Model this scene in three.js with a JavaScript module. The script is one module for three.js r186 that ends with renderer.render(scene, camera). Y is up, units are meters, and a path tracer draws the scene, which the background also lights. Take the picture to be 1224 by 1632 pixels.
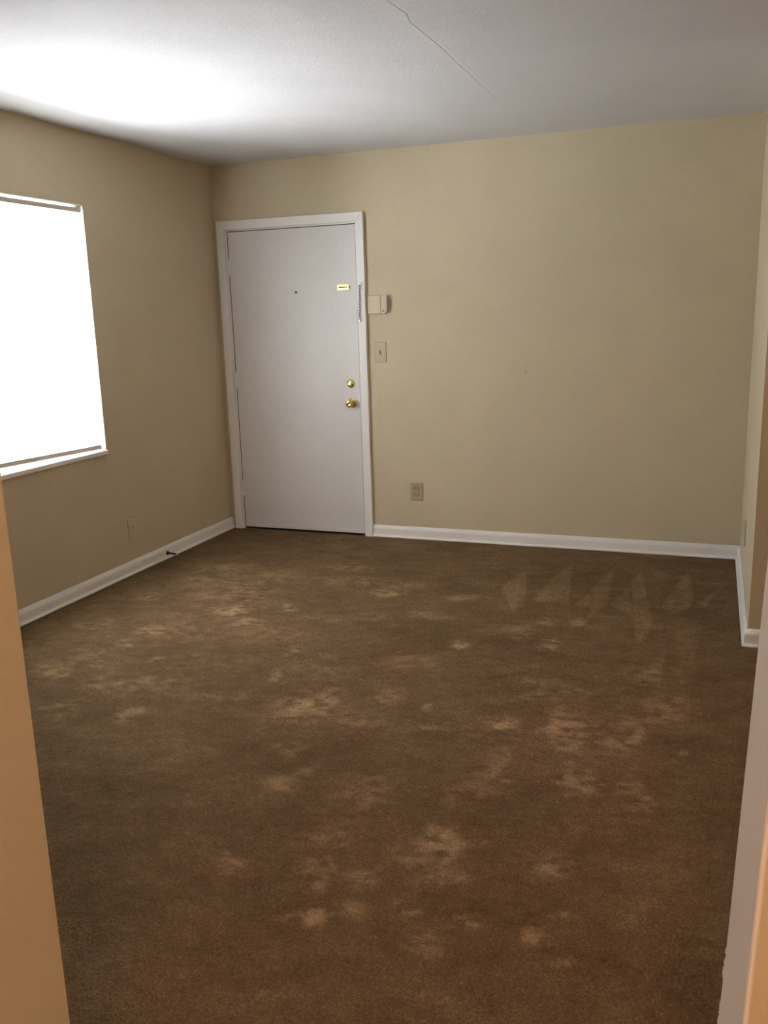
import * as THREE from 'three';
import { RoundedBoxGeometry } from 'three/addons/geometries/RoundedBoxGeometry.js';
import { mergeGeometries } from 'three/addons/utils/BufferGeometryUtils.js';
import { RectAreaLightUniformsLib } from 'three/addons/lights/RectAreaLightUniformsLib.js';

// ---------------------------------------------------------------- camera, sky, daylight, exposure
// x runs right along the entrance wall from its left corner, y is up, z runs towards the viewer; metres
RectAreaLightUniformsLib.init();
const scene = new THREE.Scene();
const FOCAL = 1405.7;                                           // pixels, on a 1224 x 1632 frame
const camera = new THREE.PerspectiveCamera(2 * Math.atan(816 / FOCAL) * 180 / Math.PI, 1224 / 1632, 0.05, 60);
camera.position.set(3.1962, 1.4786, 5.4285);
camera.rotation.set(-0.2218, 0.3579, -0.0289, 'YXZ');
camera.updateMatrixWorld(true);
scene.background = new THREE.Color(0.86, 0.93, 1.0);            // bright overcast sky
scene.backgroundIntensity = 4;

const renderer = new THREE.WebGLRenderer({ antialias: true });
renderer.toneMapping = THREE.LinearToneMapping;
renderer.toneMappingExposure = 1.0;
renderer.shadowMap.enabled = true;

// window opening in the left wall (used by the daylight, the wall and the blind)
const WIN = { z0: 1.333, z1: 2.45, y0: 0.765, y1: 2.085 };
const daylight = new THREE.RectAreaLight(new THREE.Color(0.91, 0.965, 1.04), 48, 4.0, 3.4);
daylight.name = 'daylight';
daylight.position.set(-1.6, 1.2, (WIN.z0 + WIN.z1) / 2);
daylight.lookAt(2, daylight.position.y, daylight.position.z);
scene.add(daylight);

// ---------------------------------------------------------------- measures
const H = 2.4607, W = 3.3988, ZR = 1.448, ZF = 4.5535, ZN = 4.6735, XA = 5.7, ZH = 7.3, XH0 = 1.9, XH1 = 4.4;

// ---------------------------------------------------------------- helpers
let seed = 7;
const rnd = () => { seed = (seed * 1664525 + 1013904223) >>> 0; return seed / 4294967296; };
const hash = (x, y, s = 0) => {
  let h = (x * 374761393 + y * 668265263 + s * 1274126177) | 0;
  h = Math.imul(h ^ (h >>> 13), 1274126177); h ^= h >>> 16;
  return (h >>> 0) / 4294967296;
};
const noise = (x, y, s = 0) => {
  const xi = Math.floor(x), yi = Math.floor(y); let fx = x - xi, fy = y - yi;
  fx = fx * fx * (3 - 2 * fx); fy = fy * fy * (3 - 2 * fy);
  const a = hash(xi, yi, s), b = hash(xi + 1, yi, s), c = hash(xi, yi + 1, s), d = hash(xi + 1, yi + 1, s);
  return a + (b - a) * fx + (c - a + (a - b - c + d) * fx) * fy;
};
const fbm = (x, y, s, n = 3) => { let v = 0, a = 0.5; for (let i = 0; i < n; i++) { v += a * noise(x, y, s + i); x *= 2.03; y *= 2.03; a *= 0.5; } return v / (1 - 0.5 ** n); };
const clamp = (v, a = 0, b = 1) => Math.min(b, Math.max(a, v));
const smooth = (a, b, v) => { const t = clamp((v - a) / (b - a)); return t * t * (3 - 2 * t); };
// the point where the ray through a photo pixel meets the floor
const onFloor = (u, v) => {
  const d = new THREE.Vector3((u - 612) / FOCAL, -(v - 816) / FOCAL, -1).applyQuaternion(camera.quaternion);
  const t = -camera.position.y / d.y;
  return [camera.position.x + d.x * t, camera.position.z + d.z * t];
};
function dataTexture(w, h, fn, srgb) {
  const a = new Uint8Array(w * h * 4);
  for (let j = 0; j < h; j++) for (let i = 0; i < w; i++) {
    const c = fn(i, j), k = (j * w + i) * 4;
    a[k] = clamp(c[0]) * 255; a[k + 1] = clamp(c[1]) * 255; a[k + 2] = clamp(c[2]) * 255; a[k + 3] = 255;
  }
  const t = new THREE.DataTexture(a, w, h);
  t.wrapS = t.wrapT = THREE.RepeatWrapping; t.magFilter = THREE.LinearFilter; t.minFilter = THREE.LinearMipmapLinearFilter; t.generateMipmaps = true;
  if (srgb) t.colorSpace = THREE.SRGBColorSpace;
  t.needsUpdate = true;
  return t;
}
// a tiling texture: fn(u, v) is read with wrapped lattice noise of `cells` cells
const tileNoise = (u, v, cells, s) => {
  const x = u * cells, y = v * cells, xi = Math.floor(x), yi = Math.floor(y); let fx = x - xi, fy = y - yi;
  fx = fx * fx * (3 - 2 * fx); fy = fy * fy * (3 - 2 * fy);
  const m = (n) => ((n % cells) + cells) % cells;
  const a = hash(m(xi), m(yi), s), b = hash(m(xi + 1), m(yi), s), c = hash(m(xi), m(yi + 1), s), d = hash(m(xi + 1), m(yi + 1), s);
  return a + (b - a) * fx + (c - a + (a - b - c + d) * fx) * fy;
};
const lin = (r, g, b) => new THREE.Color().setRGB(r, g, b);

const names = new Map();
function numbered(name) {
  const n = names.get(name) ?? 0; names.set(name, n + 1);
  return n ? `${name}_${String(n).padStart(3, '0')}` : name;
}
function mesh(name, geometry, material, parent) {
  const m = new THREE.Mesh(geometry, material); m.name = parent ? name : numbered(name);
  m.castShadow = m.receiveShadow = true;
  (parent ?? scene).add(m);
  return m;
}
function thing(name, label, category, group) {
  const g = new THREE.Group(); g.name = numbered(name); scene.add(g);
  g.userData = { label, category }; if (group) g.userData.group = group;
  return g;
}
function struct(name, geometry, material, label) {
  const m = mesh(name, geometry, material); m.userData = { kind: 'structure', label, category: name.split('_')[0] };
  return m;
}
// uv in metres from the position, by the way each face points
function metreUV(g) {
  g = g.index ? g.toNonIndexed() : g;
  const p = g.attributes.position, n = g.attributes.normal, uv = new Float32Array(p.count * 2);
  for (let i = 0; i < p.count; i++) {
    const ax = Math.abs(n.getX(i)), ay = Math.abs(n.getY(i)), az = Math.abs(n.getZ(i));
    const [a, b] = ay >= ax && ay >= az ? [p.getX(i), p.getZ(i)] : ax >= az ? [p.getZ(i), p.getY(i)] : [p.getX(i), p.getY(i)];
    uv[2 * i] = a; uv[2 * i + 1] = b;
  }
  g.setAttribute('uv', new THREE.BufferAttribute(uv, 2));
  return g;
}
const box = (x0, x1, y0, y1, z0, z1, r = 0) => {
  const g = r ? new RoundedBoxGeometry(x1 - x0, y1 - y0, z1 - z0, 2, r) : new THREE.BoxGeometry(x1 - x0, y1 - y0, z1 - z0);
  g.translate((x0 + x1) / 2, (y0 + y1) / 2, (z0 + z1) / 2);
  return metreUV(g);
};
const merge = (list) => mergeGeometries(list.map((g) => { g = g.index ? g.toNonIndexed() : g; for (const k of Object.keys(g.attributes)) if (!['position', 'normal', 'uv'].includes(k)) g.deleteAttribute(k); return g; }));
const cyl = (r0, r1, len, x, y, z, axis = 'y', seg = 24) => {
  const g = new THREE.CylinderGeometry(r0, r1, len, seg);
  if (axis === 'x') g.rotateZ(-Math.PI / 2); if (axis === 'z') g.rotateX(Math.PI / 2);
  g.translate(x, y, z); return g;
};
const shapeOf = (pts) => new THREE.Shape(pts.map(([a, b]) => new THREE.Vector2(a, b)));
const lathe = (pts, seg = 32) => new THREE.LatheGeometry(pts.map(([a, b]) => new THREE.Vector2(a, b)), seg);

// ---------------------------------------------------------------- materials
const stipple = dataTexture(512, 512, (i, j) => {            // rolled paint, one tile is 0.4 m
  const u = i / 512, v = j / 512;
  const h = 0.5 * tileNoise(u, v, 128, 1) + 0.3 * tileNoise(u, v, 64, 2) + 0.2 * tileNoise(u, v, 24, 3);
  return [h, h, h];
});
const mottle = dataTexture(512, 512, (i, j) => {             // slight unevenness of the paint, one tile is 1.6 m
  const u = i / 512, v = j / 512;
  const h = 0.965 + 0.022 * tileNoise(u, v, 9, 11) + 0.013 * tileNoise(u, v, 90, 12) ;
  return [h, h, h * 0.998];
}, true);
const rep = (t, n) => { const c = t.clone(); c.repeat.set(n, n); c.needsUpdate = true; return c; };
const wallPaint = new THREE.MeshStandardMaterial({ color: lin(0.63, 0.535, 0.37), roughness: 0.72, map: rep(mottle, 1 / 1.6), bumpMap: rep(stipple, 1 / 0.4), bumpScale: 0.0007 });
const ceilingPaint = new THREE.MeshStandardMaterial({ color: lin(0.66, 0.645, 0.64), roughness: 0.9, map: rep(mottle, 1 / 1.6), bumpMap: rep(stipple, 1 / 0.55), bumpScale: 0.001 });
const trimPaint = new THREE.MeshStandardMaterial({ color: lin(0.86, 0.835, 0.80), roughness: 0.38, bumpMap: rep(stipple, 1 / 0.6), bumpScale: 0.0004 });
const doorPaint = new THREE.MeshStandardMaterial({ color: lin(0.74, 0.71, 0.69), roughness: 0.42, map: rep(mottle, 1 / 1.3), bumpMap: rep(stipple, 1 / 0.7), bumpScale: 0.0004 });
const whitePaint = new THREE.MeshStandardMaterial({ color: lin(0.8, 0.79, 0.76), roughness: 0.5 });
const brass = new THREE.MeshStandardMaterial({ color: lin(0.86, 0.68, 0.32), metalness: 1, roughness: 0.09 });
const steel = new THREE.MeshStandardMaterial({ color: lin(0.52, 0.5, 0.46), metalness: 1, roughness: 0.35 });
const chainSteel = new THREE.MeshStandardMaterial({ color: lin(0.3, 0.28, 0.25), metalness: 1, roughness: 0.3 });
const darkMetal = new THREE.MeshStandardMaterial({ color: lin(0.08, 0.065, 0.05), metalness: 0.6, roughness: 0.5 });
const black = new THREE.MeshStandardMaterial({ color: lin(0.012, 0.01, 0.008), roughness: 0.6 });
const ivory = new THREE.MeshStandardMaterial({ color: lin(0.6, 0.51, 0.335), roughness: 0.45 });
const tanPlastic = new THREE.MeshStandardMaterial({ color: lin(0.44, 0.36, 0.225), roughness: 0.4 });
const switchPlastic = new THREE.MeshStandardMaterial({ color: lin(0.5, 0.415, 0.265), roughness: 0.42 });
const greyPlastic = new THREE.MeshStandardMaterial({ color: lin(0.53, 0.47, 0.38), roughness: 0.45 });
const rubber = new THREE.MeshStandardMaterial({ color: lin(0.72, 0.7, 0.66), roughness: 0.8 });
const glass = new THREE.MeshPhysicalMaterial({ color: 0xffffff, roughness: 0, transmission: 1, thickness: 0, ior: 1.45 });
const blindPlastic = new THREE.MeshPhysicalMaterial({ color: lin(0.86, 0.85, 0.82), roughness: 1, transmission: 0.5, thickness: 0, side: THREE.DoubleSide });
const shadedRail = new THREE.MeshStandardMaterial({ color: lin(0.48, 0.41, 0.34), roughness: 0.5 });  // colour darkened to carry the shade of rails seen against the bright window
const blindRail = new THREE.MeshStandardMaterial({ color: lin(0.78, 0.74, 0.68), roughness: 0.5 });
const shadeGlass = new THREE.MeshStandardMaterial({ color: lin(0.9, 0.85, 0.75), roughness: 0.4, emissive: lin(1, 0.72, 0.42), emissiveIntensity: 3 });

// carpet: brown cut pile with brushed nap marks copied from the photograph (lighter where the pile leans the other way)
const FX = 3.6, FZ = 4.8;
const patches = [
  [365, 975, 26, 9, .9], [372, 950, 60, 16, .45], [405, 925, 60, 13, .45], [345, 905, 40, 8, .4], [620, 946, 26, 6, .8], [650, 935, 40, 7, .45], [738, 951, 30, 6, .6], [560, 905, 40, 8, .4], [575, 925, 45, 6, .5],
  [203, 1027, 15, 8, .75], [85, 1072, 30, 12, .7], [240, 1005, 25, 8, .5], [465, 1035, 16, 8, .7], [250, 1050, 13, 6, .6], [180, 1088, 50, 10, .5], [205, 1136, 18, 16, .6], [150, 995, 30, 6, .5], [240, 950, 25, 6, .5],
  [460, 968, 14, 5, .7], [395, 992, 25, 6, .6], [320, 925, 18, 6, .5], [440, 1077, 14, 10, .6], [270, 1085, 45, 9, .4], [350, 1110, 40, 8, .4], [90, 1130, 40, 15, .35],
  [480, 1128, 38, 22, .85], [525, 1115, 30, 20, .5], [570, 1150, 40, 15, .45], [735, 1028, 12, 7, .7], [878, 1027, 16, 9, .85], [920, 992, 14, 6, .8], [680, 1126, 10, 6, .8], [735, 1030, 20, 10, .4],
  [805, 1160, 26, 19, .9], [905, 1160, 36, 28, .85], [993, 1170, 30, 32, .65], [1060, 1130, 42, 22, .55], [900, 1105, 45, 14, .5], [790, 1235, 26, 35, .6], [920, 1245, 26, 20, .75], [1025, 1282, 20, 12, .8], [1030, 1075, 45, 14, .5],
  [850, 1085, 30, 10, .4], [700, 1155, 50, 6, .5], [870, 990, 20, 6, .6], [820, 1003, 40, 10, .4], [1085, 1200, 14, 5, .6], [900, 1215, 14, 10, .5], [650, 1055, 40, 14, .35], [620, 1110, 26, 18, .4],
  [445, 1250, 30, 15, .65], [455, 1195, 30, 14, .5], [480, 1232, 16, 10, .5], [365, 1375, 18, 14, .7], [500, 1390, 34, 30, .6], [490, 1460, 30, 14, .95], [555, 1450, 24, 18, .6], [580, 1400, 26, 16, .5], [520, 1330, 40, 20, .4],
  [690, 1370, 55, 50, .6], [650, 1442, 22, 16, .75], [740, 1466, 26, 14, .9], [700, 1325, 26, 24, .5], [880, 1380, 26, 18, .7], [905, 1320, 24, 16, .45], [890, 1455, 16, 12, .5], [850, 1492, 22, 18, .75], [665, 1500, 32, 22, .5],
  [600, 1255, 60, 25, .35], [740, 1260, 26, 22, .45], [560, 1290, 50, 25, .3], [840, 1110, 30, 12, .4], [690, 980, 40, 8, .4], [560, 985, 60, 12, .3], [910, 1530, 30, 8, .5], [420, 1590, 22, 10, .4], [740, 1555, 14, 8, .45],
  [1000, 1255, 20, 14, .5], [950, 1190, 40, 10, .4], [300, 1000, 60, 20, .3], [140, 1050, 60, 14, .35], [330, 1060, 60, 16, .3], [420, 1010, 50, 12, .35], [510, 1060, 50, 14, .3],
].map(([u, v, ru, rv, s]) => {
  const [x, z] = onFloor(u, v), [xa, za] = onFloor(u + ru, v), [xb, zb] = onFloor(u, v + rv);
  const ax = xa - x, az = za - z, bx = xb - x, bz = zb - z, det = ax * bz - az * bx;
  return { x, z, m: [bz / det, -bx / det, -az / det, ax / det], s, reach: 2 * Math.max(Math.hypot(ax, az), Math.hypot(bx, bz)) };
});
const strokes = [
  [[912, 896], [906, 964], [849, 956], [882, 919]], [[978, 905], [967, 962], [939, 986], [945, 935]], [[914, 964], [943, 941], [941, 966]],
  [[1023, 911], [1041, 998], [1014, 1029], [1004, 927]], [[970, 964], [1002, 935], [1006, 982]], [[1097, 909], [1106, 958], [1092, 974], [1068, 978], [1055, 968], [1080, 929]],
  [[1155, 931], [1123, 966], [1110, 962]], [[839, 911], [839, 950], [818, 978], [798, 939], [821, 917]], [[1108, 1000], [1106, 1090], [1080, 1092], [1078, 1005]], [[1060, 1035], [1050, 1100], [1020, 1080]],
].map((poly) => poly.map(([u, v]) => onFloor(u, v)));
const edge = (poly, x, z) => {                                  // signed distance to a polygon, positive inside
  let d = 1e9, inside = false;
  for (let i = 0, j = poly.length - 1; i < poly.length; j = i++) {
    const [ax, az] = poly[j], [bx, bz] = poly[i], ex = bx - ax, ez = bz - az, t = clamp(((x - ax) * ex + (z - az) * ez) / (ex * ex + ez * ez));
    d = Math.min(d, Math.hypot(x - ax - ex * t, z - az - ez * t));
    if ((az > z) !== (bz > z) && x < (bx - ax) * (z - az) / (bz - az) + ax) inside = !inside;
  }
  return inside ? d : -d;
};
const TW = 1536, TH = 2048;
const nap = new Float32Array(TW * TH);  // how far the pile is brushed towards its pale side
for (const p of patches) {
  const i0 = Math.max(0, Math.floor((p.x - p.reach) / FX * TW)), i1 = Math.min(TW - 1, Math.ceil((p.x + p.reach) / FX * TW));
  const j0 = Math.max(0, Math.floor((p.z - p.reach) / FZ * TH)), j1 = Math.min(TH - 1, Math.ceil((p.z + p.reach) / FZ * TH));
  for (let j = j0; j <= j1; j++) for (let i = i0; i <= i1; i++) {
    const x = i / TW * FX, z = j / TH * FZ;
    const wx = (fbm(x * 14, z * 14, 31) - .5) * .16 + (noise(x * 55, z * 55, 33) - .5) * .035, wz = (fbm(x * 14, z * 14, 41) - .5) * .16 + (noise(x * 55, z * 55, 43) - .5) * .035;
    const dx = x - p.x + wx * Math.min(1, p.reach * 3), dz = z - p.z + wz * Math.min(1, p.reach * 3);
    const a = p.m[0] * dx + p.m[1] * dz, b = p.m[2] * dx + p.m[3] * dz, r = Math.hypot(a, b);
    if (r < 1.7) nap[j * TW + i] += p.s * (1 - smooth(0.2, 1.7, r)) * smooth(0.22, 0.72, fbm(x * 24 + z * 6, z * 34, 51, 3)) * 1.25;
  }
}
strokes.forEach((poly, index) => {
  const xs = poly.map((q) => q[0]), zs = poly.map((q) => q[1]);
  for (let j = Math.max(0, Math.floor((Math.min(...zs) - .05) / FZ * TH)); j <= Math.min(TH - 1, (Math.max(...zs) + .05) / FZ * TH); j++)
    for (let i = Math.max(0, Math.floor((Math.min(...xs) - .05) / FX * TW)); i <= Math.min(TW - 1, (Math.max(...xs) + .05) / FX * TW); i++) {
      const x = i / TW * FX, z = j / TH * FZ, d = edge(poly, x, z) + (noise(x * 60, z * 20, 61) - .5) * .012;
      nap[j * TW + i] += (index > 7 ? 0.18 : 0.36) * smooth(-0.012, 0.012, d) * (0.75 + 0.4 * noise(x * 70, z * 12, 62));
    }
});
const carpetMap = dataTexture(TW, TH, (i, j) => {
  const x = i / TW * FX, z = j / TH * FZ;
  const broad = fbm(x * 2.2, z * 3.0, 71, 4) - .5, mid = fbm(x * 9 + z * 3, z * 13, 81, 3) - .5;
  const n = Math.min(1.15, nap[j * TW + i]) + 0.5 * broad + 0.45 * mid + 0.35 * (fbm(x * 30 + z * 8, z * 44, 85, 2) - .5) - .04;
  const tuft = 0.84 + 0.16 * noise(x * 200, z * 200, 91) + 0.3 * (hash(i, j, 92) - .4) + (hash(i, j, 93) > .985 ? .25 : 0);
  const k = (1 + 0.41 * n) * tuft;
  return [0.468 * k, 0.379 * k + 0.012 * n, 0.277 * k + 0.03 * n];
}, true);
carpetMap.repeat.set(1 / FX, 1 / FZ);
const pileBump = dataTexture(512, 512, (i, j) => {
  const u = i / 512, v = j / 512, h = 0.6 * tileNoise(u, v, 120, 5) + 0.4 * tileNoise(u, v, 60, 6);
  return [h, h, h];
});
pileBump.repeat.set(1 / 0.6, 1 / 0.6);
const carpet = new THREE.MeshPhysicalMaterial({ color: 0xffffff, map: carpetMap, roughness: 1, bumpMap: pileBump, bumpScale: 0.004, specularIntensity: 0.1 });

// ---------------------------------------------------------------- room shell
struct('floor', box(-0.2, XA + 0.2, -0.12, 0, 0, ZH + 0.2), carpet, 'brown cut pile carpet with brushed lighter nap marks');

{ // ceiling: a plaster skin with an open hairline crack, under a solid slab
  const crack = [[2.144, 2.62], [2.150, 2.479], [2.1669, 2.3202], [2.1505, 2.2342], [2.158, 2.05], [2.1624, 1.8543], [2.1595, 1.62], [2.1625, 1.5], [2.1581, 1.3297], [2.160, 1.05], [2.1564, 0.7106]];
  const skin = shapeOf([[-0.2, -0.2], [XA + 0.2, -0.2], [XA + 0.2, ZH + 0.2], [-0.2, ZH + 0.2]]);
  const wide = (k) => 0.0013 * (1 - 0.75 * k / (crack.length - 1)) * (0.8 + 0.4 * hash(k, 3));
  const ring = [...crack.map(([x, z], k) => [x - wide(k), z]), ...crack.map(([x, z], k) => [x + wide(k), z]).reverse()];
  skin.holes.push(new THREE.Path(ring.map(([a, b]) => new THREE.Vector2(a, b))));
  const g = new THREE.ExtrudeGeometry(skin, { depth: 0.02, bevelEnabled: false });
  g.rotateX(Math.PI / 2); g.translate(0, H + 0.02, 0);           // shape y becomes z
  struct('ceiling', merge([metreUV(g), box(-0.2, XA + 0.2, H + 0.02, H + 0.15, -0.2, ZH + 0.2)]), ceilingPaint, 'white painted plaster ceiling with a long hairline crack');
}
{ // left wall with the window opening
  const s = shapeOf([[-0.18, 0], [ZF, 0], [ZF, H], [-0.18, H]]);
  s.holes.push(new THREE.Path([[WIN.z0, WIN.y0], [WIN.z0, WIN.y1], [WIN.z1, WIN.y1], [WIN.z1, WIN.y0]].map(([a, b]) => new THREE.Vector2(a, b))));
  const g = new THREE.ExtrudeGeometry(s, { depth: 0.18, bevelEnabled: false }); g.rotateY(-Math.PI / 2);
  struct('wall_left', metreUV(g), wallPaint, 'cream painted wall with the bright window');
}
const DOOR = { x0: 0.1042, x1: 1.0221, y0: 0.0134, y1: 2.0334 };
const J = { x0: DOOR.x0 - 0.0045, x1: DOOR.x1 + 0.0042, y1: DOOR.y1 + 0.0045 };   // inside faces of the door frame
{ // back wall with the doorway
  const s = shapeOf([[0, 0], [J.x0 - 0.02, 0], [J.x0 - 0.02, J.y1 + 0.02], [J.x1 + 0.02, J.y1 + 0.02], [J.x1 + 0.02, 0], [W + 0.12, 0], [W + 0.12, H], [0, H]]);
  const g = new THREE.ExtrudeGeometry(s, { depth: 0.18, bevelEnabled: false }); g.translate(0, 0, -0.18);
  const w = struct('wall_back', metreUV(g), wallPaint, 'cream painted wall with the white entrance door');
  const spot = new THREE.SphereGeometry(1, 14, 8); spot.scale(0.011, 0.006, 0.0012); spot.rotateZ(0.4); spot.translate(2.1206, 1.1007, 0);
  mesh('filled_nail_hole', spot, new THREE.MeshStandardMaterial({ color: lin(0.5, 0.41, 0.27), roughness: 0.7 }), w);
}
struct('wall_right', box(W, W + 0.12, 0, H, 0, ZR - 0.12), wallPaint, 'cream painted wall at the right end of the entrance wall');
struct('wall_return', box(W, XA, 0, H, ZR - 0.12, ZR), wallPaint, 'cream painted wall turning the corner beside the near doorway');
struct('wall_alcove', box(XA, XA + 0.15, 0, H, ZR - 0.12, ZN), wallPaint, 'cream painted end wall of the side room');
// the wall that the viewer stands behind, with a cased opening whose right side leans out of plumb
const lean = (y) => (y - 0.8295) * 0.0315;
{
  const s = shapeOf([[-0.18, 0], [2.346, 0], [2.346, 2.06], [3.2545 + lean(2.06), 2.06], [3.2545 + lean(0), 0], [XA + 0.15, 0], [XA + 0.15, H], [-0.18, H]]);
  const g = new THREE.ExtrudeGeometry(s, { depth: ZN - ZF, bevelEnabled: false }); g.translate(0, 0, ZF);
  struct('wall_front', metreUV(g), wallPaint, 'cream painted wall end at the near opening');
}
struct('wall_hall_left', box(XH0 - 0.12, XH0, 0, H, ZN, ZH), wallPaint, 'cream hall wall behind the viewer, window side');
struct('wall_hall_right', box(XH1, XH1 + 0.12, 0, H, ZN, ZH), wallPaint, 'cream hall wall behind the viewer, far side');
struct('wall_hall_end', box(XH0 - 0.12, XH1 + 0.12, 0, H, ZH, ZH + 0.12), wallPaint, 'cream hall end wall behind the viewer');

// baseboards: profile (out from the wall, height)
const PROFILE = [[0, 0], [0.022, 0], [0.0225, 0.006], [0.020, 0.0125], [0.0155, 0.0165], [0.0145, 0.024], [0.0145, 0.052], [0.0138, 0.060], [0.0115, 0.067], [0.0085, 0.073], [0.0062, 0.079], [0.0045, 0.0825], [0, 0.0835]];
// run a profile from a to b (plan points); `out` points away from the wall; mitre > 0 lengthens the outer edge, < 0 shortens it
function baseboard(name, a, b, out, m0, m1, label) {
  const dir = [b[0] - a[0], b[1] - a[1]], L = Math.hypot(...dir), d = [dir[0] / L, dir[1] / L], n = Math.max(2, Math.round(L / 0.05));
  const pos = [], idx = [], P = PROFILE.length;
  for (let k = 0; k <= n; k++) for (const [o, h] of PROFILE) {
    const t = k / n, s = L * t + (k === 0 ? -m0 * o : k === n ? m1 * o : 0);
    const wob = h > 0 && o > 0 && k > 0 && k < n ? (noise(k * 1.7, h * 90, 17) - .5) * 0.0012 : 0;
    pos.push(a[0] + d[0] * s + out[0] * (o + wob), h + (o > .02 ? wob * .6 : 0), a[1] + d[1] * s + out[1] * (o + wob));
  }
  for (let k = 0; k < n; k++) for (let i = 0; i < P; i++) {
    const i2 = (i + 1) % P, A = k * P + i, B = k * P + i2, C = A + P, D = B + P;
    idx.push(A, B, C, B, D, C);
  }
  for (const k of [0, n]) { const c = k * P; for (let i = 1; i < P - 1; i++) k ? idx.push(c, c + i, c + i + 1) : idx.push(c, c + i + 1, c + i); }
  let g = new THREE.BufferGeometry();
  g.setAttribute('position', new THREE.Float32BufferAttribute(pos, 3)); g.setIndex(idx);
  const cross = d[0] * out[1] - d[1] * out[0];
  if (cross < 0) { const t = g.index.array; for (let i = 0; i < t.length; i += 3) { const q = t[i]; t[i] = t[i + 1]; t[i + 1] = q; } }
  g.computeVertexNormals();
  g.setAttribute('uv', new THREE.Float32BufferAttribute(new Float32Array(pos.length / 3 * 2).map((_, i) => i % 2 ? pos[(i >> 1) * 3 + 1] : pos[(i >> 1) * 3] + pos[(i >> 1) * 3 + 2]), 2));
  return struct(name, g, trimPaint, label);
}
const CAS = { l0: 0.0345, l1: 0.0915, r0: 1.033, r1: 1.088, t0: 2.047, t1: 2.104 };
baseboard('baseboard_left', [0, ZF], [0, 0.001], [1, 0], -1, -0.02, 'white moulded baseboard under the window');
baseboard('baseboard_back', [CAS.r1 + 0.001, 0], [W, 0], [0, 1], 0, -1, 'white moulded baseboard right of the entrance door');
baseboard('baseboard_right', [W, 0], [W, ZR], [-1, 0], -1, 1, 'white moulded baseboard along the short right wall');
baseboard('baseboard_front', [2.34, ZF], [0, ZF], [0, -1], 0, -1, 'white moulded baseboard on the window side of the near opening');
baseboard('baseboard_return', [W, ZR], [XA, ZR], [0, 1], 1, 0, 'white moulded baseboard on the wall turning the corner');

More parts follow.
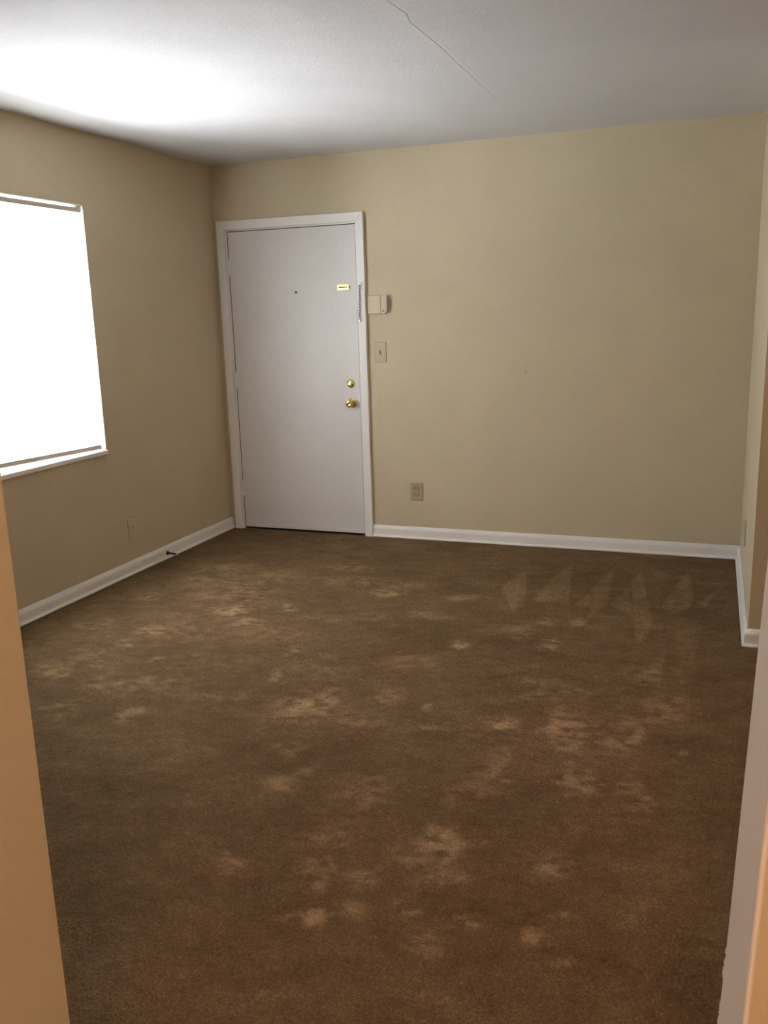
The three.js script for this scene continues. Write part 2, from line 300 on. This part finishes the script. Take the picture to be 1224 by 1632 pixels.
// ---------------------------------------------------------------- entrance door
const door = new THREE.Group(); door.name = 'door_1'; scene.add(door);
door.userData = { kind: 'structure', label: 'plain white entrance door with brass knob and deadbolt', category: 'door' };
{
  // frame: jambs, head, stops, threshold
  mesh('door_jamb', box(J.x0 - 0.02, J.x0, 0, J.y1, -0.18, 0), trimPaint, door);
  mesh('door_jamb', box(J.x1, J.x1 + 0.02, 0, J.y1, -0.18, 0), trimPaint, door);
  mesh('door_head', box(J.x0 - 0.02, J.x1 + 0.02, J.y1, J.y1 + 0.02, -0.18, 0), trimPaint, door);
  mesh('door_stop_strip', box(J.x0, J.x0 + 0.014, 0, J.y1, -0.075, -0.047), trimPaint, door);
  mesh('door_stop_strip', box(J.x1 - 0.014, J.x1, 0, J.y1, -0.075, -0.047), trimPaint, door);
  mesh('door_stop_strip', box(J.x0, J.x1, J.y1 - 0.014, J.y1, -0.075, -0.047), trimPaint, door);
  mesh('threshold', merge([box(J.x0 - 0.02, J.x1 + 0.02, -0.06, -0.012, -0.18, 0), box(J.x0 - 0.02, 0.99, -0.012, 0.03, -0.075, -0.047), box(0.999, J.x1 + 0.02, -0.012, 0.03, -0.075, -0.047)]), black, door);  // black stands in for the gap shade; raised blocks added to stop light
  const strip = new THREE.MeshStandardMaterial({ color: lin(0.035, 0.026, 0.018), roughness: 0.9 });  // near-black strips added to put shade into the gap around the leaf
  mesh('gap_shade_strip', box(J.x0, J.x0 + 0.0012, 0, J.y1, -0.046, -0.0015), strip, door);
  mesh('gap_shade_strip', box(J.x1 - 0.0012, J.x1, 0, J.y1, -0.046, -0.0015), strip, door);
  mesh('gap_shade_strip', box(J.x0, J.x1, J.y1 - 0.0012, J.y1, -0.046, -0.0015), strip, door);
  // casing: three mitred boards with a bevelled face
  const board = (pts) => { const g = new THREE.ExtrudeGeometry(shapeOf(pts), { depth: 0.0215, bevelEnabled: true, bevelThickness: 0.003, bevelSize: 0.003, bevelOffset: -0.003, bevelSegments: 3 }); return metreUV(g); };
  mesh('door_casing', board([[CAS.l0, 0], [CAS.l1, 0], [CAS.l1, CAS.t0], [CAS.l0, CAS.t1]]), trimPaint, door);
  mesh('door_casing', board([[CAS.r0, 0], [CAS.r1, 0], [CAS.r1, CAS.t1], [CAS.r0, CAS.t0]]), trimPaint, door);
  mesh('door_casing', board([[CAS.l1, CAS.t0], [CAS.r0, CAS.t0], [CAS.r1, CAS.t1], [CAS.l0, CAS.t1]]), trimPaint, door);
  // leaf
  const leaf = mesh('door_leaf', box(DOOR.x0, DOOR.x1, DOOR.y0, DOOR.y1, -0.0445, -0.0005, 0.0015), doorPaint, door);
  mesh('kick_edge', box(DOOR.x0 + 0.001, DOOR.x1 - 0.001, DOOR.y0 + 0.001, DOOR.y0 + 0.027, -0.001, 0.0012, 0.0006), doorPaint, leaf);
  // peephole
  const pe = lathe([[0, 0.001], [0.0045, 0.0005], [0.0052, 0.0022], [0.0068, 0.002], [0.0072, 0], [0, -0.001]]); pe.rotateX(Math.PI / 2); pe.translate(0.592, 1.6275, 0);
  mesh('peephole', pe, black, door);
  // hinges, painted over: knuckle in three pieces with pin tips, and the edge of each leaf plate
  for (const y of [1.8045, 1.051, 0.298]) {
    const hx = 0.1005, hg = [];
    for (const [a, b] of [[-0.055, -0.0195], [-0.0185, 0.0185], [0.0195, 0.055]]) hg.push(cyl(0.0068, 0.0068, b - a, hx, y + (a + b) / 2, 0.0055, 'y', 16));
    hg.push(cyl(0.004, 0.0055, 0.004, hx, y + 0.057, 0.0055, 'y', 12), cyl(0.0055, 0.004, 0.004, hx, y - 0.057, 0.0055, 'y', 12));
    hg.push(box(hx - 0.012, hx - 0.002, y - 0.055, y + 0.055, -0.001, 0.0015), box(hx + 0.002, hx + 0.009, y - 0.055, y + 0.055, -0.001, 0.0012));
    mesh('hinge', merge(hg), trimPaint, door);
  }
  // deadbolt
  const db = new THREE.Group(); db.name = 'deadbolt'; door.add(db);
  const rose = lathe([[0, 0.016], [0.012, 0.0155], [0.018, 0.0145], [0.0235, 0.0115], [0.0275, 0.006], [0.029, 0.002], [0.029, 0], [0, 0]], 40); rose.rotateX(Math.PI / 2); rose.translate(0.96, 1.0288, 0);
  mesh('rosette', rose, brass, db);
  const turn = merge([cyl(0.008, 0.009, 0.006, 0.96, 1.0288, 0.018, 'z'), (() => { const b = new RoundedBoxGeometry(0.031, 0.009, 0.014, 3, 0.004); b.rotateZ(0.25); b.translate(0.96, 1.0288, 0.027); return b; })()]);
  mesh('thumb_turn', turn, brass, db);
  // knob
  const kn = new THREE.Group(); kn.name = 'door_knob'; door.add(kn);
  const rs = lathe([[0, 0.011], [0.015, 0.011], [0.022, 0.0095], [0.029, 0.006], [0.0315, 0.002], [0.0315, 0], [0, 0]], 40); rs.rotateX(Math.PI / 2); rs.translate(0.962, 0.903, 0);
  mesh('rosette', rs, brass, kn);
  const kb = lathe([[0.0095, 0.008], [0.0095, 0.024], [0.0125, 0.029], [0.02, 0.033], [0.0255, 0.04], [0.0268, 0.047], [0.0245, 0.0545], [0.019, 0.0585], [0.012, 0.0592], [0.0105, 0.0578], [0, 0.0575]], 40); kb.rotateX(Math.PI / 2); kb.translate(0.962, 0.903, 0);
  mesh('knob', kb, brass, kn);
  mesh('lock_button', merge([cyl(0.0048, 0.0055, 0.006, 0.962, 0.903, 0.0605, 'z', 16)]), brass, kn);
  // chain-guard slide on the leaf
  const sl = new THREE.Group(); sl.name = 'chain_slide'; door.add(sl);
  const plate = shapeOf([[-0.041, -0.017], [0.041, -0.017], [0.041, 0.017], [-0.041, 0.017]]);
  plate.holes.push(new THREE.Path([[-0.031, -0.0042], [-0.031, 0.0042], [0.031, 0.0042], [0.031, -0.0042]].map(([a, b]) => new THREE.Vector2(a, b))));
  const pg = new THREE.ExtrudeGeometry(plate, { depth: 0.004, bevelEnabled: true, bevelThickness: 0.0015, bevelSize: 0.0015, bevelSegments: 2 }); pg.translate(0, 0, 0.0015); pg.rotateZ(0.02); pg.translate(0.93, 1.6478, 0);
  mesh('slide_plate', pg, new THREE.MeshStandardMaterial({ color: lin(0.95, 0.78, 0.36), metalness: 0.7, roughness: 0.42 }), sl);
  mesh('slot', box(0.897, 0.963, 1.6425, 1.6530, 0, 0.0015), black, sl);
  for (const [dx, dy] of [[-0.035, 0.012], [-0.035, -0.012], [0.035, 0.012], [0.035, -0.012]]) mesh('screw', cyl(0.0026, 0.0026, 0.0012, 0.93 + dx, 1.6478 + dy, 0.0072, 'z', 12), darkMetal, sl);
  mesh('slide_end_stop', box(0.9705, 0.9745, 1.641, 1.655, 0.001, 0.009, 0.001), darkMetal, sl);
}
{ // door chain hanging from its holder on the casing
  const ch = thing('door_chain', 'short steel security chain hanging from the white door casing', 'chain');
  mesh('holder_plate', merge([box(1.045, 1.072, 1.648, 1.673, 0.0247, 0.0285, 0.001), box(1.062, 1.072, 1.628, 1.65, 0.0247, 0.027, 0.0008)]), chainSteel, ch);
  mesh('screw', cyl(0.0032, 0.0032, 0.002, 1.064, 1.6645, 0.0292, 'z', 12), darkMetal, ch);
  const link = new THREE.TorusGeometry(0.0078, 0.0021, 8, 20); link.scale(0.8, 1.42, 1);
  const n = 11;
  for (let k = 0; k < n; k++) {
    const t = k / (n - 1), l = mesh('chain_link', link, chainSteel, ch);
    l.position.set(1.0555 - 0.006 * t + 0.0015 * Math.sin(k * 2.1), 1.645 - 0.194 * t, 0.0335);
    l.rotation.set(0, k % 2 ? 1.15 : -0.4, 0.14 * Math.sin(k * 1.3));
  }
  mesh('chain_end', merge([cyl(0.005, 0.005, 0.012, 1.049, 1.434, 0.0325, 'z', 16), cyl(0.0078, 0.0078, 0.0025, 1.049, 1.434, 0.0395, 'z', 16), cyl(0.0078, 0.0078, 0.002, 1.049, 1.434, 0.0262, 'z', 16)]), chainSteel, ch);
}

// ---------------------------------------------------------------- window and blind
const win = new THREE.Group(); win.name = 'window_1'; scene.add(win);
win.userData = { kind: 'structure', label: 'bright window with white reveal and sill in the left wall', category: 'window' };
{
  const { z0, z1, y0, y1 } = WIN;
  mesh('reveal_lining', box(-0.18, -0.001, y0, y1, z0, z0 + 0.003), whitePaint, win);
  mesh('reveal_lining', box(-0.18, -0.001, y0, y1, z1 - 0.003, z1), whitePaint, win);
  mesh('reveal_lining', box(-0.18, -0.001, y1 - 0.003, y1, z0, z1), whitePaint, win);
  mesh('window_sill', box(-0.1, 0.006, y0 - 0.006, y0 + 0.004, z0 + 0.0005, z1 - 0.0005, 0.002), whitePaint, win);
  mesh('sill_nosing', box(0.0005, 0.012, y0 - 0.021, y0 + 0.003, z0 - 0.002, z1 + 0.002, 0.003), trimPaint, win);
  const fx0 = -0.15, fx1 = -0.1, zm = (z0 + z1) / 2;
  for (const [a, b, c, d] of [[z0 + .003, z0 + .035, y0, y1 - .003], [z1 - .035, z1 - .003, y0, y1 - .003], [z0 + .035, z1 - .035, y0 + .004, y0 + .036], [z0 + .035, z1 - .035, y1 - .035, y1 - .003], [zm - .018, zm + .018, y0 + .036, y1 - .035]])
    mesh('window_frame', box(fx0, fx1, c, d, a, b, 0.002), blindRail, win);
  mesh('sash_track', box(fx1, fx1 + 0.022, y0 + 0.004, y0 + 0.018, z0 + 0.004, z1 - 0.004, 0.001), blindRail, win);
  mesh('sash_track', box(fx1 + 0.004, fx1 + 0.012, y0 + 0.018, y0 + 0.03, z0 + 0.05, z1 - 0.05, 0.001), blindRail, win);
  for (const [a, b] of [[z0 + .035, zm - .018], [zm + .018, z1 - .035]]) {
    const g = new THREE.PlaneGeometry(b - a, y1 - y0 - 0.071); g.rotateY(Math.PI / 2); g.translate(-0.127, (y0 + y1) / 2, (a + b) / 2);
    mesh('pane', g, glass, win);
  }
}
{
  const bl = thing('window_blind', 'white closed mini blind glowing with daylight in the window', 'blind');
  const za = WIN.z0 + 0.012, zb = WIN.z1 - 0.012, bx = -0.032, L = zb - za, zc = (za + zb) / 2;
  mesh('headrail', box(bx - 0.014, bx + 0.014, 2.047, 2.071, za, zb, 0.002), shadedRail, bl);
  mesh('end_bracket', box(bx - 0.017, bx + 0.017, 2.046, 2.0815, za - 0.008, za + 0.018, 0.001), shadedRail, bl);
  const top = 2.036, bottom = 0.826, n = 60, slope = 0.045;
  const sw = 0.0125, arc = 0.0016, prof = [-1, -0.5, 0, 0.5, 1].map((t) => [t * sw, arc * (1 - t * t)]);
  const slatShape = (() => {
    const pos = [], idx = [], uv = [];
    for (const z of [-L / 2 + 0.006, L / 2 - 0.006]) for (const [a, b] of prof) { pos.push(a, b, z); uv.push(a, z); }
    for (let i = 0; i < 4; i++) idx.push(i, i + 5, i + 1, i + 1, i + 5, i + 6);
    const g = new THREE.BufferGeometry(); g.setAttribute('position', new THREE.Float32BufferAttribute(pos, 3)); g.setAttribute('uv', new THREE.Float32BufferAttribute(uv, 2)); g.setIndex(idx); g.computeVertexNormals(); return g;
  })();
  for (let k = 0; k < n; k++) {
    const t = k / (n - 1), s = mesh('slat', slatShape, blindPlastic, bl);
    s.position.set(bx + (rnd() - .5) * 0.0008, top + (bottom - top) * t + (t > 0.9 ? (t - 0.9) * 0.05 : 0), zc);
    s.rotation.set(-slope * Math.max(0, (t - 0.4) / 0.6) * 0.6, 0, 1.0 + (rnd() - .5) * 0.05, 'XYZ');
  }
  const br = mesh('bottom_rail', (() => { const g = new RoundedBoxGeometry(0.024, 0.025, L, 2, 0.004); return g; })(), shadedRail, bl);
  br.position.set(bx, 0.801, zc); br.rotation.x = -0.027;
  for (const z of [za + 0.105, za + 0.105 + (L - 0.21) / 2, zb - 0.105]) {
    mesh('ladder_cord', merge([cyl(0.0007, 0.0007, 1.24, bx - 0.011, 1.43, z, 'y', 6), cyl(0.0007, 0.0007, 1.24, bx + 0.011, 1.43, z, 'y', 6)]), rubber, bl);
    mesh('lift_cord', cyl(0.0008, 0.0008, 1.24, bx + 0.0125, 1.43, z + 0.006, 'y', 6), rubber, bl);
  }
}

// ---------------------------------------------------------------- things on the walls
{ // alarm keypad beside the door
  const k = thing('alarm_keypad', 'cream plastic keypad box with grey end strip above light switch', 'keypad');
  mesh('flip_cover', box(1.1055, 1.1945, 1.4755, 1.589, 0.0005, 0.0315, 0.004), ivory, k);
  const s = new THREE.Shape(); const x0 = 1.1965, x1 = 1.2385, y0 = 1.4725, y1 = 1.5885, r = 0.026;
  s.moveTo(x0, y0); s.lineTo(x1 - r, y0); s.absarc(x1 - r, y0 + r, r, -Math.PI / 2, 0, false); s.lineTo(x1, y1 - 0.004); s.absarc(x1 - 0.004, y1 - 0.004, 0.004, 0, Math.PI / 2, false); s.lineTo(x0, y1); s.closePath();
  const g = new THREE.ExtrudeGeometry(s, { depth: 0.029, bevelEnabled: true, bevelThickness: 0.002, bevelSize: 0.002, bevelOffset: -0.002, bevelSegments: 2 }); g.translate(0, 0, 0.0025);
  mesh('end_strip', metreUV(g), greyPlastic, k);
  mesh('back_plate', box(1.104, 1.236, 1.476, 1.587, 0, 0.006), ivory, k);
  mesh('indicator', box(1.206, 1.2175, 1.4885, 1.4945, 0.0335, 0.0345, 0.0005), black, k);
  mesh('label_strip', box(1.207, 1.224, 1.52, 1.575, 0.0335, 0.0339), new THREE.MeshStandardMaterial({ color: lin(0.56, 0.49, 0.42), roughness: 0.6 }), k);
}
function wallPlate(parent, w, h, material) {
  const g = new THREE.ExtrudeGeometry(shapeOf([[-w / 2, -h / 2], [w / 2, -h / 2], [w / 2, h / 2], [-w / 2, h / 2]]), { depth: 0.0035, bevelEnabled: true, bevelThickness: 0.003, bevelSize: 0.003, bevelOffset: -0.003, bevelSegments: 3 });
  return mesh('cover_plate', metreUV(g), material, parent);
}
{ // light switch
  const s = thing('light_switch', 'beige toggle light switch plate below the keypad', 'switch'); s.position.set(1.1735, 1.2315, 0.0003);
  wallPlate(s, 0.08, 0.13, switchPlastic);
  mesh('toggle_slot', box(-0.0052, 0.0052, -0.012, 0.012, 0.0064, 0.0068), darkMetal, s);
  const t = new RoundedBoxGeometry(0.0082, 0.012, 0.02, 2, 0.002); t.rotateX(-0.5); t.translate(0, 0.004, 0.012);
  mesh('toggle', t, switchPlastic, s);
  for (const y of [0.03, -0.03]) mesh('screw', cyl(0.003, 0.003, 0.001, 0, y, 0.0068, 'z', 12), switchPlastic, s);
}
{ // duplex outlet
  const s = thing('wall_outlet', 'tan duplex outlet low on the wall right of the door', 'outlet'); s.position.set(1.4013, 0.3242, 0.0003);
  wallPlate(s, 0.083, 0.123, tanPlastic);
  for (const y of [0.0195, -0.0195]) {
    const f = new THREE.Group(); f.name = 'receptacle'; f.position.y = y; s.add(f);
    const c = new THREE.Shape(); c.absarc(0, 0, 0.0172, 0.62, Math.PI - 0.62, false); c.absarc(0, 0, 0.0172, Math.PI + 0.62, 2 * Math.PI - 0.62, false); c.closePath();
    const ring = new THREE.Shape(); ring.absarc(0, 0, 0.0184, 0, 2 * Math.PI, false);
    const rg = new THREE.ExtrudeGeometry(ring, { depth: 0.0004, bevelEnabled: false, curveSegments: 20 }); rg.translate(0, 0, 0.0064); mesh('socket_gap', rg, darkMetal, f);
    const fg = new THREE.ExtrudeGeometry(c, { depth: 0.0012, bevelEnabled: false, curveSegments: 20 }); fg.translate(0, 0, 0.0068); mesh('socket_face', fg, tanPlastic, f);
    mesh('slot', box(-0.0078, -0.0054, -0.001, 0.0085, 0.008, 0.0083), black, f);
    mesh('slot', box(0.0054, 0.0078, 0, 0.0078, 0.008, 0.0083), black, f);
    mesh('ground_hole', cyl(0.0027, 0.0027, 0.0003, 0, -0.0088, 0.00815, 'z', 12), black, f);
  }
  mesh('screw', cyl(0.003, 0.003, 0.001, 0, 0, 0.0068, 'z', 12), steel, s);
}
{ // painted-over plate on the window wall
  const s = thing('blank_wall_plate', 'wall plate painted over in cream below the window', 'wall plate'); s.position.set(0.0003, 0.276, 1.1745); s.rotation.y = Math.PI / 2;
  wallPlate(s, 0.07, 0.122, wallPaint);
  mesh('jack', box(-0.0045, 0.0045, -0.004, 0.004, 0.0064, 0.007), darkMetal, s);
  for (const y of [0.042, -0.042]) mesh('screw', cyl(0.003, 0.003, 0.001, 0, y, 0.0068, 'z', 12), wallPaint, s);
}
{ // plate on the short right wall
  const s = thing('blank_wall_plate', 'greyish cover plate low on the short right wall', 'wall plate'); s.position.set(W - 0.0003, 0.315, 0.63); s.rotation.y = -Math.PI / 2;
  wallPlate(s, 0.075, 0.125, greyPlastic);
  mesh('screw', cyl(0.003, 0.003, 0.001, 0, 0, 0.0068, 'z', 12), steel, s);
}
{ // spring door stop on the left baseboard
  const s = thing('door_stop', 'dark spring door stop with pale tip on the baseboard', 'door stop'); s.position.set(0.0145, 0.036, 0.855);
  mesh('base_flange', cyl(0.0105, 0.0135, 0.009, 0.0045, 0, 0, 'x'), darkMetal, s);
  const pts = []; for (let k = 0; k <= 220; k++) { const t = k / 220, a = t * 17 * 2 * Math.PI; pts.push(new THREE.Vector3(0.009 + 0.055 * t, 0.0048 * Math.cos(a) - 0.004 * t * t, 0.0048 * Math.sin(a))); }
  mesh('spring', new THREE.TubeGeometry(new THREE.CatmullRomCurve3(pts), 440, 0.0014, 5), darkMetal, s);
  const tip = lathe([[0, 0], [0.007, 0], [0.008, 0.004], [0.0078, 0.011], [0.005, 0.014], [0, 0.0145]], 20); tip.rotateZ(-Math.PI / 2); tip.translate(0.064, -0.004, 0);
  mesh('rubber_tip', tip, rubber, s);
}

// ---------------------------------------------------------------- near opening: white jamb on the right, out of plumb
{
  const j = new THREE.Group(); j.name = 'trim_1'; scene.add(j);
  j.userData = { kind: 'structure', label: 'white painted door jamb with chipped edge at the near opening', category: 'trim' };
  const upright = (pts, y1 = 2.06, bev = 0) => {                 // plan polygon (x, z) run up the wall and leaned with it
    const s = shapeOf(pts.map(([x, z]) => [x, -z]));
    const g = new THREE.ExtrudeGeometry(s, { depth: y1, bevelEnabled: false, steps: 24, curveSegments: 6 }); g.rotateX(-Math.PI / 2);
    const p = g.attributes.position; for (let i = 0; i < p.count; i++) p.setX(i, p.getX(i) + lean(p.getY(i)));
    g.computeVertexNormals(); return metreUV(g);
  };
  mesh('jamb_face', upright([[3.2412, 4.583], [3.2512, 4.672], [3.2525, 4.6735], [3.2545, 4.6735], [3.2545, 4.583]]), trimPaint, j);
  mesh('stop_strip', upright([[3.2402, 4.576], [3.2398, 4.566], [3.2404, 4.557], [3.2422, 4.552], [3.2545, 4.552], [3.2545, 4.583], [3.2412, 4.583]]), trimPaint, j);
  mesh('corner_bead', upright([[3.2513, 4.6735], [3.2516, 4.6755], [3.2530, 4.6768], [3.2550, 4.6765], [3.2565, 4.6748], [3.2570, 4.6737], [3.2545, 4.6737]]), trimPaint, j);
  for (let k = 0; k < 16; k++) {                                 // flakes of chipped paint on the edge
    const y = 0.70 + 0.0075 * k + rnd() * 0.004, g = new THREE.IcosahedronGeometry(1, 1), p = g.attributes.position, r = 0.0012 + 0.0022 * rnd();
    for (let i = 0; i < p.count; i++) { const q = 0.7 + 0.6 * hash(Math.round(p.getX(i) * 50), Math.round(p.getY(i) * 50 + p.getZ(i) * 90), k); p.setXYZ(i, p.getX(i) * q * r * 0.7, p.getY(i) * q * r * 2.2, p.getZ(i) * q * r); }
    g.translate(3.2402 + lean(y) + rnd() * 0.0012, y, 4.5545 + rnd() * 0.004); g.computeVertexNormals();
    mesh('paint_chip', g, whitePaint, j);
  }
}

// ---------------------------------------------------------------- lamps outside the frame whose warm light shows
function ceilingLamp(x, z, power, label) {
  const l = thing('ceiling_light', label, 'lamp'); l.position.set(x, H, z);
  mesh('base', cyl(0.14, 0.14, 0.02, 0, -0.01, 0, 'y', 40), whitePaint, l);
  const bowl = lathe([[0.13, -0.02], [0.145, -0.035], [0.14, -0.06], [0.11, -0.085], [0.06, -0.1], [0, -0.105]], 40);
  mesh('glass_shade', bowl, shadeGlass, l);
  const p = new THREE.PointLight(new THREE.Color(1, 0.65, 0.45), power, 0, 2); p.position.set(0, -0.16, 0); p.castShadow = true; p.shadow.radius = 6; l.add(p);
  return l;
}
ceilingLamp(3.35, 6.1, 5.3, 'round glass ceiling light in the hall behind the near opening');
ceilingLamp(5.0, 3.0, 1.9, 'round glass ceiling light in the side room past the right wall');

renderer.render(scene, camera);
